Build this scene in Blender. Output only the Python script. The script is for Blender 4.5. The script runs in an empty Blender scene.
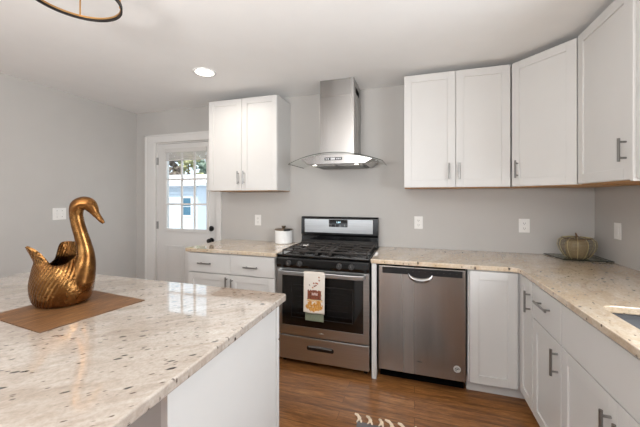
import bpy, bmesh, math, random
from mathutils import Vector, Matrix, noise
random.seed(4)
PI = math.pi
R = math.radians
SC = bpy.context.scene
COL = SC.collection

# ------------------------------------------------------------------ measures
H = 1.381                      # eye height
YW, XW, XL, ZC = 2.955, 1.372, -3.347, 2.44
YREAR = -3.9
YU = YW - .33                  # face of the wall cabinets
YF = 2.325                     # face of the base cabinets
XF = .673                      # face of the base cabinets on the right
CT, CB = .914, .882            # worktop top / underside

# ------------------------------------------------------------------ camera
cam_d = bpy.data.cameras.new('camera')
cam = bpy.data.objects.new('camera', cam_d)
COL.objects.link(cam)
SC.camera = cam
cam.location = (0, 0, H)
cam.rotation_euler = (R(90), 0, R(17.335))
cam_d.sensor_fit = 'HORIZONTAL'
cam_d.sensor_width = 36
cam_d.lens = 302.67 / 640 * 36
cam_d.shift_y = -(213.5 - 197.68) / 640
cam_d.clip_start = .02
cam_d.clip_end = 200

# ------------------------------------------------------------------ world, sun, daylight, exposure
SC.view_settings.view_transform = 'Standard'
SC.view_settings.look = 'None'
SC.view_settings.gamma = 1
SC.view_settings.use_curve_mapping = False
SC.view_settings.exposure = -0.22
w = bpy.data.worlds.new('sky')
SC.world = w
w.use_nodes = True
bg = w.node_tree.nodes['Background']
bg.inputs[0].default_value = (.80, .90, 1.0, 1)
bg.inputs[1].default_value = 2.0

def sun_lamp():
    d = bpy.data.lights.new('sun', 'SUN')
    o = bpy.data.objects.new('sun', d); COL.objects.link(o)
    d.energy = 5.5; d.angle = R(2); d.color = (1, .96, .9)
    o.rotation_euler = Vector((-.35, 1, -1.25)).to_track_quat('-Z', 'Y').to_euler()
sun_lamp()

def area(name, loc, direction, sx, sy, power, color):
    d = bpy.data.lights.new(name, 'AREA')
    d.shape = 'RECTANGLE'; d.size = sx; d.size_y = sy
    d.energy = power; d.color = color
    o = bpy.data.objects.new(name, d); COL.objects.link(o)
    o.location = loc
    o.rotation_euler = Vector(direction).to_track_quat('-Z', 'Y').to_euler()
    return o
# area lamps added as daylight at assumed rear and left windows, and the sink window
area('added_daylight_rear', (-1.1, YREAR + .06, 1.45), (0, 1, .12), 3.4, 1.5, 26, (.93, .96, 1.0))
# added upward fill lamp behind the camera, brightening the ceiling
area('added_ceiling_fill', (-.8, -.7, 1.6), (-.05, .38, 1), .6, .6, 96, (1.0, .975, .95))
area('daylight_sink_window', (XW - .05, .75, 1.62), (-1, 0, -.15), .95, .95, 44, (.90, .95, 1.0))
area('added_daylight_left', (XL + .06, -2.2, 1.5), (1, .15, 0), 1.4, 1.4, 16, (.90, .95, 1.0))

# ------------------------------------------------------------------ materials
def lin(c):
    return tuple(((x / 255) / 12.92 if x <= 10.3 else ((x / 255 + .055) / 1.055) ** 2.4) for x in c)

class N:
    def __init__(s, name):
        s.m = bpy.data.materials.new(name); s.m.use_nodes = True
        s.t = s.m.node_tree; s.b = s.t.nodes['Principled BSDF']
        s.out = s.t.nodes['Material Output']
    def n(s, typ, **k):
        x = s.t.nodes.new(typ)
        for a, v in k.items():
            if a.startswith('_'): setattr(x, a[1:], v)
        for a, v in k.items():
            if not a.startswith('_'):
                key = int(a[1:]) if a[0] == 'i' and a[1:].isdigit() else a
                x.inputs[key].default_value = v
        return x
    def l(s, a, b): s.t.links.new(a, b)
    def coord(s, scale=(1, 1, 1), rot=(0, 0, 0), kind='Object'):
        tc = s.n('ShaderNodeTexCoord'); mp = s.n('ShaderNodeMapping')
        mp.inputs['Scale'].default_value = scale; mp.inputs['Rotation'].default_value = rot
        s.l(tc.outputs[kind], mp.inputs[0]); return mp.outputs[0]
    def noise(s, vec, scale, detail=4, rough=.5, dist=0):
        x = s.n('ShaderNodeTexNoise'); x.inputs['Scale'].default_value = scale
        x.inputs['Detail'].default_value = detail; x.inputs['Roughness'].default_value = rough
        x.inputs['Distortion'].default_value = dist
        s.l(vec, x.inputs['Vector']); return x.outputs['Fac']
    def ramp(s, fac, stops, interp='LINEAR'):
        x = s.n('ShaderNodeValToRGB'); x.color_ramp.interpolation = interp
        e = x.color_ramp.elements
        while len(e) < len(stops): e.new(.5)
        for q, (p_, c) in zip(e, stops):
            q.position = p_; q.color = (*c, 1) if len(c) == 3 else c
        s.l(fac, x.inputs[0]); return x.outputs[0]
    def mix(s, fac, a, b, blend='MIX'):
        x = s.n('ShaderNodeMix', _data_type='RGBA', _blend_type=blend)
        for i, v in ((0, fac), (6, a), (7, b)):
            if hasattr(v, 'links'): s.l(v, x.inputs[i])
            elif i == 0: x.inputs[0].default_value = v
            else: x.inputs[i].default_value = (*v, 1)
        return x.outputs[2]
    def bump(s, fac, strength=.2, dist=.01):
        x = s.n('ShaderNodeBump'); x.inputs['Strength'].default_value = strength
        x.inputs['Distance'].default_value = dist
        s.l(fac, x.inputs['Height']); s.l(x.outputs[0], s.b.inputs['Normal'])
    def set(s, color=None, rough=None, metal=None, spec=None, coat=None):
        for key, v in (('Base Color', color), ('Roughness', rough), ('Metallic', metal),
                       ('Specular IOR Level', spec), ('Coat Weight', coat)):
            if v is None: continue
            if hasattr(v, 'links'): s.l(v, s.b.inputs[key])
            else: s.b.inputs[key].default_value = (*v, 1) if key == 'Base Color' else v
        return s

M = {}
def plain(name, rgb, rough=.5, metal=0, var=.03, scale=6, spec=.5, bump=0, bscale=80):
    a = N(name); c = lin(rgb)
    f = a.noise(a.coord(), scale, 3)
    a.set(a.ramp(f, [(.3, tuple(x * (1 - var) for x in c)), (.7, tuple(min(1, x * (1 + var)) for x in c))]), rough, metal, spec)
    if bump: a.bump(a.noise(a.coord(), bscale, 3), bump, .002)
    M[name] = a.m; return a.m

plain('wall_paint', (191, 188, 184), .85, var=.012, spec=.2, bump=.12, bscale=220)
plain('ceiling_paint', (240, 240, 239), .9, var=.01, spec=.1, bump=.1, bscale=200)
plain('trim_paint', (222, 220, 217), .45, var=.01)
plain('cabinet_paint', (212, 210, 207), .38, var=.01)
plain('door_paint', (216, 214, 211), .45, var=.01)
plain('cabinet_gap', (40, 36, 34), .8)
plain('black_enamel', (12, 12, 13), .14, spec=.6)
plain('black_plastic', (16, 16, 17), .35)
plain('cast_iron', (58, 53, 50), .55, spec=.4, bump=.3, bscale=300)
plain('dark_glass', (9, 9, 10), .06, spec=.7)
plain('oven_interior', (30, 29, 28), .4)
plain('toe_black', (7, 7, 7), .9, spec=.05)
plain('knob_grey', (58, 56, 55), .35)
plain('filter_grey', (120, 118, 114), .4, .8)
plain('chrome', (190, 190, 190), .18, 1)
plain('rib_gold', (190, 176, 132), .4, .3)
plain('badge_silver', (205, 203, 200), .4, .3)
plain('nickel', (150, 148, 145), .32, 1)
plain('dark_bronze', (26, 22, 20), .45, .2)
plain('warm_gold', (205, 160, 105), .3, .9)
plain('matte_black', (14, 13, 13), .4)
plain('ceramic', (238, 238, 237), .25, var=.01)
plain('outlet_plastic', (236, 234, 230), .35, var=.005)
plain('dark_slot', (60, 56, 52), .6)
plain('cork', (120, 105, 88), .35, .7)
plain('rug_fringe', (232, 214, 190), .95, var=.12, scale=40)
plain('siding_white', (214, 224, 234), .7)
plain('shingle_grey', (150, 156, 165), .9, var=.15, scale=8)
plain('shingle_pale', (232, 234, 238), .9, var=.06, scale=8)
plain('blue_window', (70, 112, 135), .15, var=.2, scale=2)
plain('vinyl_white', (240, 240, 238), .4)
plain('tyre', (25, 25, 27), .8)
plain('car_paint', (228, 230, 235), .25)
plain('asphalt', (150, 152, 156), .95, var=.12, scale=3)
plain('sink_steel', (62, 62, 63), .5, .5)
plain('shade_fabric', (205, 202, 198), .8)
plain('stem_brown', (110, 86, 62), .7)

def emission(name, rgb, strength):
    a = N(name); a.b.inputs['Emission Color'].default_value = (*lin(rgb), 1)
    a.b.inputs['Emission Strength'].default_value = strength
    a.set(lin(rgb), .5); M[name] = a.m
emission('lamp_lens', (255, 250, 240), 9)
emission('hood_bulb', (255, 250, 238), 3)
emission('display_digits', (190, 225, 240), 1.6)

def steel(name, rgb, rough, axis, contrast=.12, arot=0.0):
    a = N(name); c = lin(rgb)
    sc = {'x': (2, 300, 300), 'z': (300, 300, 2)}[axis]
    f = a.noise(a.coord(sc), 1, 3, .6)
    g = a.noise(a.coord({'x': (.6, 5, 5), 'z': (7, 7, .25)}[axis]), 1, 2)
    col = a.ramp(f, [(.25, tuple(x * (1 - contrast) for x in c)), (.75, tuple(min(1, x * (1 + contrast)) for x in c))])
    a.set(col, a.ramp(g, [(.3, (rough * .8,) * 3), (.7, (rough * 1.25,) * 3)]), 1)
    a.bump(f, .03, .001)
    a.b.inputs['Anisotropic'].default_value = .8
    a.b.inputs['Anisotropic Rotation'].default_value = arot
    M[name] = a.m
steel('brushed_steel', (197, 199, 200), .36, 'x')
steel('vertical_steel', (160, 155, 150), .24, 'z', .05, .25)
steel('hood_steel', (166, 163, 160), .24, 'z', .06, .25)

def glass(name, tint, ior=1.35, rough=.02):
    a = N(name)
    tr = a.n('ShaderNodeBsdfTransparent'); tr.inputs[0].default_value = (*tint, 1)
    gl = a.n('ShaderNodeBsdfGlossy'); gl.inputs['Roughness'].default_value = rough
    fr = a.n('ShaderNodeFresnel'); fr.inputs[0].default_value = ior
    mx = a.n('ShaderNodeMixShader')
    ge = a.n('ShaderNodeNewGeometry'); inv_ = a.n('ShaderNodeMath', _operation='SUBTRACT'); inv_.inputs[0].default_value = 1
    a.l(ge.outputs['Backfacing'], inv_.inputs[1]); mu = a.n('ShaderNodeMath', _operation='MULTIPLY')
    a.l(fr.outputs[0], mu.inputs[0]); a.l(inv_.outputs[0], mu.inputs[1])
    a.l(mu.outputs[0], mx.inputs[0]); a.l(tr.outputs[0], mx.inputs[1]); a.l(gl.outputs[0], mx.inputs[2])
    a.l(mx.outputs[0], a.out.inputs[0]); M[name] = a.m
glass('window_glass', (.96, .98, .98))
glass('canopy_glass', (.95, .965, .955), 1.3)
glass('tray_glass', (.86, .89, .87))
glass('smoky_glass', (.80, .78, .68))
plain('glass_edge', (38, 48, 44), .15)

def granite(name, light, tan, brown, speck_scale, rot, amount=.5, stretch=2.6, rough=.09):
    a = N(name)
    rv = a.coord((1, 1, 1), (0, 0, rot)); vi = a.coord()
    def sc3(k):
        mp = a.n('ShaderNodeMapping'); mp.inputs['Scale'].default_value = (1, k, 1); a.l(rv, mp.inputs[0]); return mp.outputs[0]
    v = sc3(stretch)
    big = a.noise(v, 2.3, 5, .55, .6)
    base = a.ramp(big, [(.33, light), (.62, tan)])
    vein = a.noise(sc3(stretch * 1.4), 7, 6, .6, .9)
    base = a.mix(a.ramp(vein, [(.5, (0, 0, 0)), (.72, (.65,) * 3)]), base, brown)
    fine = a.noise(vi, 95, 4, .65)
    base = a.mix(a.ramp(fine, [(.35, (.40,) * 3), (.62, (0, 0, 0))]), base, tuple(x * .62 for x in tan))
    white = a.noise(v, 26, 4, .6)
    base = a.mix(a.ramp(white, [(.52, (0, 0, 0)), (.7, (.35,) * 3)]), base, tuple(min(1, x * 1.12) for x in light))
    # dark mineral flecks, each with its own size
    def flecks(scale, lo, cut, dens):
        vo = a.n('ShaderNodeTexVoronoi'); vo.inputs['Scale'].default_value = scale
        vo.inputs['Randomness'].default_value = 1
        wob = a.noise(v, scale * 2.2, 2)
        wv = a.n('ShaderNodeVectorMath', _operation='ADD')
        sc = a.n('ShaderNodeVectorMath', _operation='SCALE'); sc.inputs['Scale'].default_value = .35 / scale
        a.l(a.n('ShaderNodeTexNoise', Scale=scale * 2.).outputs['Color'], sc.inputs[0])
        a.l(v, wv.inputs[0]); a.l(sc.outputs[0], wv.inputs[1]); a.l(wv.outputs[0], vo.inputs['Vector'])
        near = a.ramp(vo.outputs['Distance'], [(lo * 1.15, (1,) * 3), (cut * 1.2, (0,) * 3)])
        sep = a.n('ShaderNodeSeparateColor'); a.l(vo.outputs['Color'], sep.inputs[0])
        pick = a.ramp(sep.outputs[0], [(dens, (0,) * 3), (dens + .02, (1,) * 3)])
        return a.mix(1.0, near, pick, 'MULTIPLY')
    f1 = flecks(speck_scale, .10, .17, 1 - amount * .55)
    f2 = flecks(speck_scale * 2.3, .12, .22, 1 - amount * .5)
    base = a.mix(f1, base, lin((52, 38, 33)))
    base = a.mix(a.mix(1.0, f2, (.85, .85, .85), 'MULTIPLY'), base, lin((74, 56, 48)))
    a.set(base, rough, spec=.9, coat=.6); a.b.inputs['Coat Roughness'].default_value = .03
    M[name] = a.m
granite('island_granite', lin((196, 187, 177)), lin((176, 163, 150)), lin((146, 128, 113)), 14, R(-42), .95, 2.6, .05)
granite('counter_granite', lin((221, 209, 193)), lin((209, 186, 156)), lin((182, 152, 122)), 15, R(-70), .95, 1.7)

def wood(name, c1, c2, c3, plank, rough, axis_scale=(1, 12, 1), seam=True, gscale=3.2, rot=0.0):
    a = N(name)
    vec = a.coord((1, 1, 1), (0, 0, rot))
    if seam:
        br = a.n('ShaderNodeTexBrick')
        br.inputs['Scale'].default_value = 1
        br.inputs['Brick Width'].default_value = 1.25; br.inputs['Row Height'].default_value = plank
        br.inputs['Mortar Size'].default_value = .0012; br.inputs['Mortar Smooth'].default_value = .4
        br.inputs['Bias'].default_value = 0
        br.offset = .37
        br.inputs['Color1'].default_value = (.08, .08, .08, 1); br.inputs['Color2'].default_value = (.92, .92, .92, 1)
        br.inputs['Mortar'].default_value = (.5, .5, .5, 1)
        a.l(vec, br.inputs[0]); tone = br.outputs['Color']
        off = a.n('ShaderNodeVectorMath', _operation='SCALE'); off.inputs['Scale'].default_value = 7
        a.l(tone, off.inputs[0])
        ad = a.n('ShaderNodeVectorMath', _operation='ADD'); a.l(vec, ad.inputs[0]); a.l(off.outputs[0], ad.inputs[1])
        src = ad.outputs[0]
    else: src = vec
    mp = a.n('ShaderNodeMapping'); mp.inputs['Scale'].default_value = axis_scale; a.l(src, mp.inputs[0])
    g = a.noise(mp.outputs[0], gscale, 6, .62, 1.1)
    col = a.ramp(g, [(.3, c1), (.5, c2), (.7, c3)])
    mp2 = a.n('ShaderNodeMapping'); mp2.inputs['Scale'].default_value = tuple(x * (2.2 if i == 0 else 5) for i, x in enumerate(axis_scale)); a.l(src, mp2.inputs[0])
    fine = a.noise(mp2.outputs[0], 6, 4, .7)
    col = a.mix(a.ramp(fine, [(.42, (.55,) * 3), (.6, (0,) * 3)]), col, tuple(x * .55 for x in c1))
    if seam:
        col = a.mix(.22, col, a.mix(1., col, a.ramp(tone, [(0, (.45,) * 3), (1, (1.5,) * 3)]), 'MULTIPLY'))
        col = a.mix(br.outputs['Fac'], col, tuple(x * .25 for x in c1))
    a.set(col, rough)
    M[name] = a.m
wood('oak_floor', lin((104, 64, 34)), lin((156, 104, 58)), lin((186, 130, 78)), .083, .28, (1, 9, 1), True, 2.4)
wood('mat_wood', lin((84, 55, 32)), lin((128, 88, 52)), lin((156, 114, 72)), .1, .5, (1, 9, 1), False, 7, R(-80))
wood('birch_bottom', lin((176, 122, 66)), lin((200, 148, 88)), lin((214, 166, 104)), .1, .5, (10, 1, 1), False, 4)

def brass_mat():
    a = N('aged_brass')
    f = a.noise(a.coord(), 14, 5, .6)
    col = a.ramp(f, [(.3, lin((84, 52, 26))), (.5, lin((126, 86, 46))), (.72, lin((164, 122, 72)))])
    a.set(col, a.ramp(f, [(.3, (.38,) * 3), (.7, (.20,) * 3)]), .94)
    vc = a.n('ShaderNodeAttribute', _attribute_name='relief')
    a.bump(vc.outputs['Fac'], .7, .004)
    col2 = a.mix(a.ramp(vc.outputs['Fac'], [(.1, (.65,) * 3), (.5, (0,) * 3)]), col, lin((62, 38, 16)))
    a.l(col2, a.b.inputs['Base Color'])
    M['aged_brass'] = a.m
brass_mat()

def attr_mat(name, rough):
    a = N(name); v = a.n('ShaderNodeAttribute', _attribute_name='print')
    a.set(v.outputs['Color'], rough, spec=.1)
    a.bump(a.noise(a.coord(), 900, 2), .15, .001)
    M[name] = a.m
attr_mat('printed_cotton', .95)

def rug_mat():
    a = N('grey_weave')
    c = a.n('ShaderNodeTexChecker'); c.inputs['Scale'].default_value = 160
    a.l(a.coord(), c.inputs[0])
    f = a.noise(a.coord(), 50, 3)
    a.set(a.mix(f, lin((84, 82, 84)), lin((128, 124, 124))), .95); a.bump(c.outputs['Fac'], .4, .002)
    M['grey_weave'] = a.m
rug_mat()

def basket_mat():
    a = N('woven_tan')
    wv = a.n('ShaderNodeTexWave', _wave_type='BANDS', _bands_direction='Z')
    wv.inputs['Scale'].default_value = 42; wv.inputs['Distortion'].default_value = 1.2
    a.l(a.coord(), wv.inputs[0])
    a.set(a.mix(wv.outputs['Fac'], lin((118, 98, 66)), lin((182, 160, 118))), .6); a.bump(wv.outputs['Fac'], .5, .003)
    M['woven_tan'] = a.m
basket_mat()
def weave_mat():
    a = N('smoky_weave')
    wv = a.n('ShaderNodeTexWave', _wave_type='BANDS', _bands_direction='Z'); wv.inputs['Scale'].default_value = 30; wv.inputs['Distortion'].default_value = .8
    a.l(a.coord(), wv.inputs[0])
    a.set(a.mix(wv.outputs['Fac'], lin((84, 70, 50)), lin((186, 170, 136))), .25)
    f = a.ramp(wv.outputs['Fac'], [(0, (.55,) * 3), (1, (.25,) * 3)])
    a.l(f, a.b.inputs['Alpha']); M['smoky_weave'] = a.m
weave_mat()

def foliage(name, c1, c2):
    a = N(name); a.set(a.ramp(a.noise(a.coord(), 3, 4), [(.35, lin(c1)), (.65, lin(c2))]), .9); M[name] = a.m
foliage('evergreen', (84, 100, 84), (150, 165, 150))
foliage('olive_leaves', (110, 112, 80), (190, 186, 140))
foliage('bark', (92, 80, 72), (140, 126, 114))

# ------------------------------------------------------------------ geometry helpers
class MB:
    def __init__(s): s.bm = bmesh.new()
    def box(s, x0, x1, y0, y1, z0, z1):
        v = [s.bm.verts.new(c) for c in ((x0, y0, z0), (x1, y0, z0), (x1, y1, z0), (x0, y1, z0), (x0, y0, z1), (x1, y0, z1), (x1, y1, z1), (x0, y1, z1))]
        for f in ((3, 2, 1, 0), (4, 5, 6, 7), (0, 1, 5, 4), (1, 2, 6, 5), (2, 3, 7, 6), (3, 0, 4, 7)):
            s.bm.faces.new([v[i] for i in f])
        return s
    def prism(s, poly, a0, a1, axis='z'):
        def P(p, h):
            return {'z': (p[0], p[1], h), 'y': (p[0], h, p[1]), 'x': (h, p[0], p[1])}[axis]
        lo = [s.bm.verts.new(P(p, a0)) for p in poly]; hi = [s.bm.verts.new(P(p, a1)) for p in poly]
        n = len(poly)
        s.bm.faces.new(lo[::-1]); s.bm.faces.new(hi)
        for i in range(n): s.bm.faces.new((lo[i], lo[(i + 1) % n], hi[(i + 1) % n], hi[i]))
        return s
    def tube(s, pts, rad, n=10, cap=True, ell=None):
        pts = [Vector(q) for q in pts]
        if not hasattr(rad, '__len__'): rad = [rad] * len(pts)
        rings = []; up = None
        for i, q in enumerate(pts):
            d = (pts[min(i + 1, len(pts) - 1)] - pts[max(i - 1, 0)]).normalized()
            if up is None:
                up = Vector((0, 0, 1)) if abs(d.z) < .9 else Vector((1, 0, 0))
            sx = d.cross(up).normalized(); up2 = sx.cross(d).normalized(); up = up2
            e = ell[i] if ell else 1
            rings.append([s.bm.verts.new(q + sx * math.cos(2 * PI * k / n) * rad[i] * e + up2 * math.sin(2 * PI * k / n) * rad[i]) for k in range(n)])
        for a, b in zip(rings, rings[1:]):
            for k in range(n): s.bm.faces.new((a[k], a[(k + 1) % n], b[(k + 1) % n], b[k]))
        if cap: s.bm.faces.new(rings[0][::-1]); s.bm.faces.new(rings[-1])
        return s
    def lathe(s, prof, n=32, c=(0, 0, 0), rib=0, ribs=0):
        rings = []
        for r, z in prof:
            if r < 1e-5: rings.append([s.bm.verts.new((c[0], c[1], c[2] + z))]); continue
            rings.append([s.bm.verts.new((c[0] + r * (1 + rib * abs(math.cos(ribs * PI * k / n))) * math.cos(2 * PI * k / n),
                                          c[1] + r * (1 + rib * abs(math.cos(ribs * PI * k / n))) * math.sin(2 * PI * k / n), c[2] + z)) for k in range(n)])
        for a, b in zip(rings, rings[1:]):
            for k in range(n):
                k2 = (k + 1) % n
                if len(a) == 1 and len(b) == 1: continue
                if len(a) == 1: s.bm.faces.new((a[0], b[k2], b[k]))
                elif len(b) == 1: s.bm.faces.new((a[k], a[k2], b[0]))
                else: s.bm.faces.new((a[k], a[k2], b[k2], b[k]))
        return s
    def grid(s, f, nu, nv):
        g = [[s.bm.verts.new(f(i / nu, j / nv)) for j in range(nv + 1)] for i in range(nu + 1)]
        for i in range(nu):
            for j in range(nv): s.bm.faces.new((g[i][j], g[i + 1][j], g[i + 1][j + 1], g[i][j + 1]))
        return s
    def plate_hole(s, outer, hole, z0, z1):
        loops = []
        for z in (z0, z1):
            es = []; vs = []
            for poly in (outer, hole):
                v = [s.bm.verts.new((x, y, z)) for x, y in poly]; vs.append(v)
                es += [s.bm.edges.new((v[i], v[(i + 1) % len(v)])) for i in range(len(v))]
            bmesh.ops.triangle_fill(s.bm, use_beauty=True, use_dissolve=False, edges=es)
            loops.append(vs)
        for a, b in zip(loops[0], loops[1]):
            for i in range(len(a)): s.bm.faces.new((a[i], a[(i + 1) % len(a)], b[(i + 1) % len(a)], b[i]))
        return s
    def build(s, name, mat, parent=None, bevel=0, smooth=False, seg=2, loc=None, angle=30):
        bmesh.ops.recalc_face_normals(s.bm, faces=s.bm.faces)
        me = bpy.data.meshes.new(name); s.bm.to_mesh(me); s.bm.free()
        me.materials.append(M[mat] if isinstance(mat, str) else mat)
        o = bpy.data.objects.new(name, me); COL.objects.link(o)
        if parent is not None: o.parent = parent
        if loc: o.location = loc
        if smooth:
            for p in me.polygons: p.use_smooth = True
            me.set_sharp_from_angle(angle=R(angle))
        if bevel:
            b = o.modifiers.new('bevel', 'BEVEL'); b.width = bevel; b.segments = seg; b.limit_method = 'ANGLE'; b.angle_limit = R(40)
        return o

def thing(name, label, cat, loc=(0, 0, 0), rotz=0, group=None):
    o = bpy.data.objects.new(name, None); COL.objects.link(o)
    o.empty_display_size = .05
    o.location = loc; o.rotation_euler = (0, 0, rotz); tag(o, label, cat, group); return o
def tag(o, label, cat, group=None):
    o['label'] = label; o['category'] = cat
    if group: o['group'] = group
    return o
def struct(o): o['kind'] = 'structure'; return o
def setting(name, loc=(0, 0, 0), rotz=0):
    o = bpy.data.objects.new(name, None); COL.objects.link(o); o.empty_display_size = .05
    o.location = loc; o.rotation_euler = (0, 0, rotz); return struct(o)

# ------------------------------------------------------------------ room shell
struct(MB().box(XL - .1, XW + .1, YREAR - .1, YW, -.05, 0).build('floor', 'oak_floor'))
struct(MB().box(XL - .1, XW + .1, YREAR - .1, YW + .1, ZC, ZC + .1).build('ceiling', 'ceiling_paint'))
DX0, DX1, DZ = -3.035, -2.155, 2.05          # door opening
b = MB()
b.box(XL - .1, DX0, YW, YW + .1, -.05, ZC); b.box(DX1, XW + .1, YW, YW + .1, -.05, ZC); b.box(DX0, DX1, YW, YW + .1, DZ, ZC)
b.box(DX0, DX1, YW, YW + .1, -.05, .0)
struct(b.build('wall_back', 'wall_paint'))
def wall_with_hole(name, axis, plane, thick, a0, a1, h0, h1, z0, z1):
    b = MB()
    for (s0, s1, q0, q1) in ((a0, h0, 0, ZC), (h1, a1, 0, ZC), (h0, h1, 0, z0), (h0, h1, z1, ZC)):
        if axis == 'x': b.box(plane, plane + thick, s0, s1, q0, q1)
        else: b.box(s0, s1, plane, plane + thick, q0, q1)
    return struct(b.build(name, 'wall_paint'))
wall_with_hole('wall_left', 'x', XL - .1, .1, YREAR, YW, -2.9, -1.5, .8, 2.2)
wall_with_hole('wall_right', 'x', XW, .1, YREAR, YW, .27, 1.23, 1.14, 2.1)
wall_with_hole('wall_rear', 'y', YREAR - .1, .1, XL, XW, -2.8, .6, .7, 2.2)
# window frames (structure)
def window(name, axis, plane, a0, a1, z0, z1, n):
    f = MB(); w_ = .05
    def bx(s0, s1, q0, q1):
        if axis == 'x': f.box(plane - .03, plane + .03, s0, s1, q0, q1)
        else: f.box(s0, s1, plane - .03, plane + .03, q0, q1)
    bx(a0, a1, z0, z0 + w_); bx(a0, a1, z1 - w_, z1)
    for k in range(n + 1):
        c = a0 + (a1 - a0 - w_) * k / n; bx(c, c + w_, z0 + w_, z1 - w_)
    bx(a0, a1, (z0 + z1) / 2 - .02, (z0 + z1) / 2 + .02)
    r = struct(f.build(name, 'trim_paint'))
window('window_1', 'y', YREAR - .05, -2.8, .6, .7, 2.2, 3)
window('window_2', 'x', XW + .05, .27, 1.23, 1.14, 2.1, 1)
window('window_3', 'x', XL - .05, -2.9, -1.5, .8, 2.2, 2)
struct(MB().box(XL, XL + .014, YREAR, YW, 0, .10).build('baseboard_left', 'trim_paint', bevel=.003))
struct(MB().box(XL + .014, -3.19, YW - .014, YW, 0, .10).build('baseboard_back', 'trim_paint', bevel=.003))
# door casing
b = MB()
b.box(-3.187, DX0 - .002, YW - .02, YW, 0, DZ + .002); b.box(-3.187, -2.095, YW - .02, YW, DZ + .002, 2.148)
b.box(DX1 + .002, -2.095, YW - .02, YW, 0, DZ + .002)
b.box(-3.187, -3.165, YW - .028, YW - .02, 0, 2.148); b.box(-3.187, -2.095, YW - .028, YW - .02, 2.126, 2.148)
struct(b.build('trim_1', 'trim_paint', bevel=.003))
b = MB(); b.box(DX0, DX0 + .012, YW + .005, YW + .1, 0, DZ - .012); b.box(DX1 - .012, DX1, YW + .005, YW + .1, 0, DZ - .012); b.box(DX0, DX1, YW + .005, YW + .1, DZ - .012, DZ)
b.box(DX0 + .012, DX1 - .012, YW, YW + .1, 0, .012)
struct(b.build('trim_2', 'trim_paint'))

# ------------------------------------------------------------------ back door
d1 = setting('door_1', (DX0 + .014, YW + .012, .014))
DWd = DX1 - DX0 - .028; DH = DZ - .03
gx0, gx1, gz0, gz1 = -2.885 - DX0 - .014, -2.290 - DX0 - .014, .985, 1.945
b = MB(); b.box(0, gx0, 0, .04, 0, DH); b.box(gx1, DWd, 0, .04, 0, DH); b.box(gx0, gx1, 0, .04, 0, gz0); b.box(gx0, gx1, 0, .04, gz1, DH)
b.build('door_slab', 'door_paint', d1)
b = MB()
for a0, a1 in ((.12, .40), (.46, DWd - .12)):
    for (x0, x1, z0, z1) in ((a0, a1, .2, .222), (a0, a1, .768, .79), (a0, a0 + .022, .222, .768), (a1 - .022, a1, .222, .768)):
        b.box(x0, x1, -.006, .0, z0, z1)
    b.box(a0 + .05, a1 - .05, -.005, 0, .25, .74)
b.build('raised_panel', 'door_paint', d1, bevel=.002)
b = MB(); e = .03
for (x0, x1, z0, z1) in ((gx0 - e, gx1 + e, gz0 - e, gz0 + .012), (gx0 - e, gx1 + e, gz1 - .012, gz1 + e), (gx0 - e, gx0 + .012, gz0 + .012, gz1 - .012), (gx1 - .012, gx1 + e, gz0 + .012, gz1 - .012)):
    b.box(x0, x1, -.014, 0, z0, z1)
fr = b.build('window_frame', 'door_paint', d1, bevel=.004)
b = MB()
ox = -DX0 - .014
for mx in (-2.672, -2.487): b.box(mx + ox - .011, mx + ox + .011, .008, .026, gz0, gz1)
for mz in (1.302, 1.602): b.box(gx0, gx1, .0085, .0255, mz - .025, mz - .003)
b.build('muntin', 'trim_paint', fr)
MB().box(gx0 - .004, gx1 + .004, .017, .021, gz0 - .004, gz1 + .004).build('pane', 'window_glass', fr)
b = MB()
b.box(gx0 + .0, gx1 - .0, -.03, -.014, gz1 - .035, gz1 + .012)
for k in range(7):
    b.box(gx0 + .006, gx1 - .006, -.028 + (k % 2) * .004, -.016, gz1 - .045 - k * .011, gz1 - .038 - k * .011)
b.box(gx0 + .002, gx1 - .002, -.03, -.014, gz1 - .135, gz1 - .118)
b.build('window_blind', 'shade_fabric', d1)
for zz in (.26, 1.03, 1.815):
    b = MB(); b.tube([(-.004, -.008, zz - .045), (-.004, -.008, zz + .045)], .007, 10); b.box(-.002, .012, -.003, .0, zz - .045, zz + .045)
    b.build('hinge', 'nickel', d1)
kx = DWd - .068
b = MB(); b.tube([(kx, .001, 1.01), (kx, -.012, 1.01)], .031, 24); b.tube([(kx, -.012, 1.01), (kx, -.026, 1.01)], [.02, .018], 20); b.box(kx - .004, kx + .004, -.04, -.026, .99, 1.03)
b.build('deadbolt', 'matte_black', d1, bevel=.002, smooth=True)
b = MB(); b.tube([(kx, .001, .872), (kx, -.01, .872)], .032, 24)
b.tube([(kx, -.01, .872), (kx, -.03, .872), (kx, -.036, .872), (kx, -.05, .872), (kx, -.062, .872), (kx, -.067, .872)], [.012, .012, .024, .028, .024, .012], 20)
b.build('door_knob', 'matte_black', d1, smooth=True)

# ------------------------------------------------------------------ cabinets
def shaker_mb(w_, h, rail=.058, t=.019, rec=.008):
    b = MB()
    b.box(0, rail, 0, t, 0, h); b.box(w_ - rail, w_, 0, t, 0, h)
    b.box(rail, w_ - rail, 0, t, 0, rail); b.box(rail, w_ - rail, 0, t, h - rail, h)
    b.box(rail - .002, w_ - rail + .002, rec, t - .001, rail - .002, h - rail + .002)
    return b
def handle(parent, x, z, vert, L=.13, r=.0064):
    b = MB()
    if vert:
        b.tube([(x, -.03, z - L / 2), (x, -.03, z + L / 2)], r, 12)
        for s in (-1, 1): b.tube([(x, .001, z + s * L * .34), (x, -.03, z + s * L * .34)], r * .8, 10)
    else:
        b.tube([(x - L / 2, -.03, z), (x + L / 2, -.03, z)], r, 12)
        for s in (-1, 1): b.tube([(x + s * L * .34, .001, z), (x + s * L * .34, -.03, z)], r * .8, 10)
    o = b.build('handle', 'nickel', parent, smooth=True); o['label'] = 'brushed nickel bar handle'; return o
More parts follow.
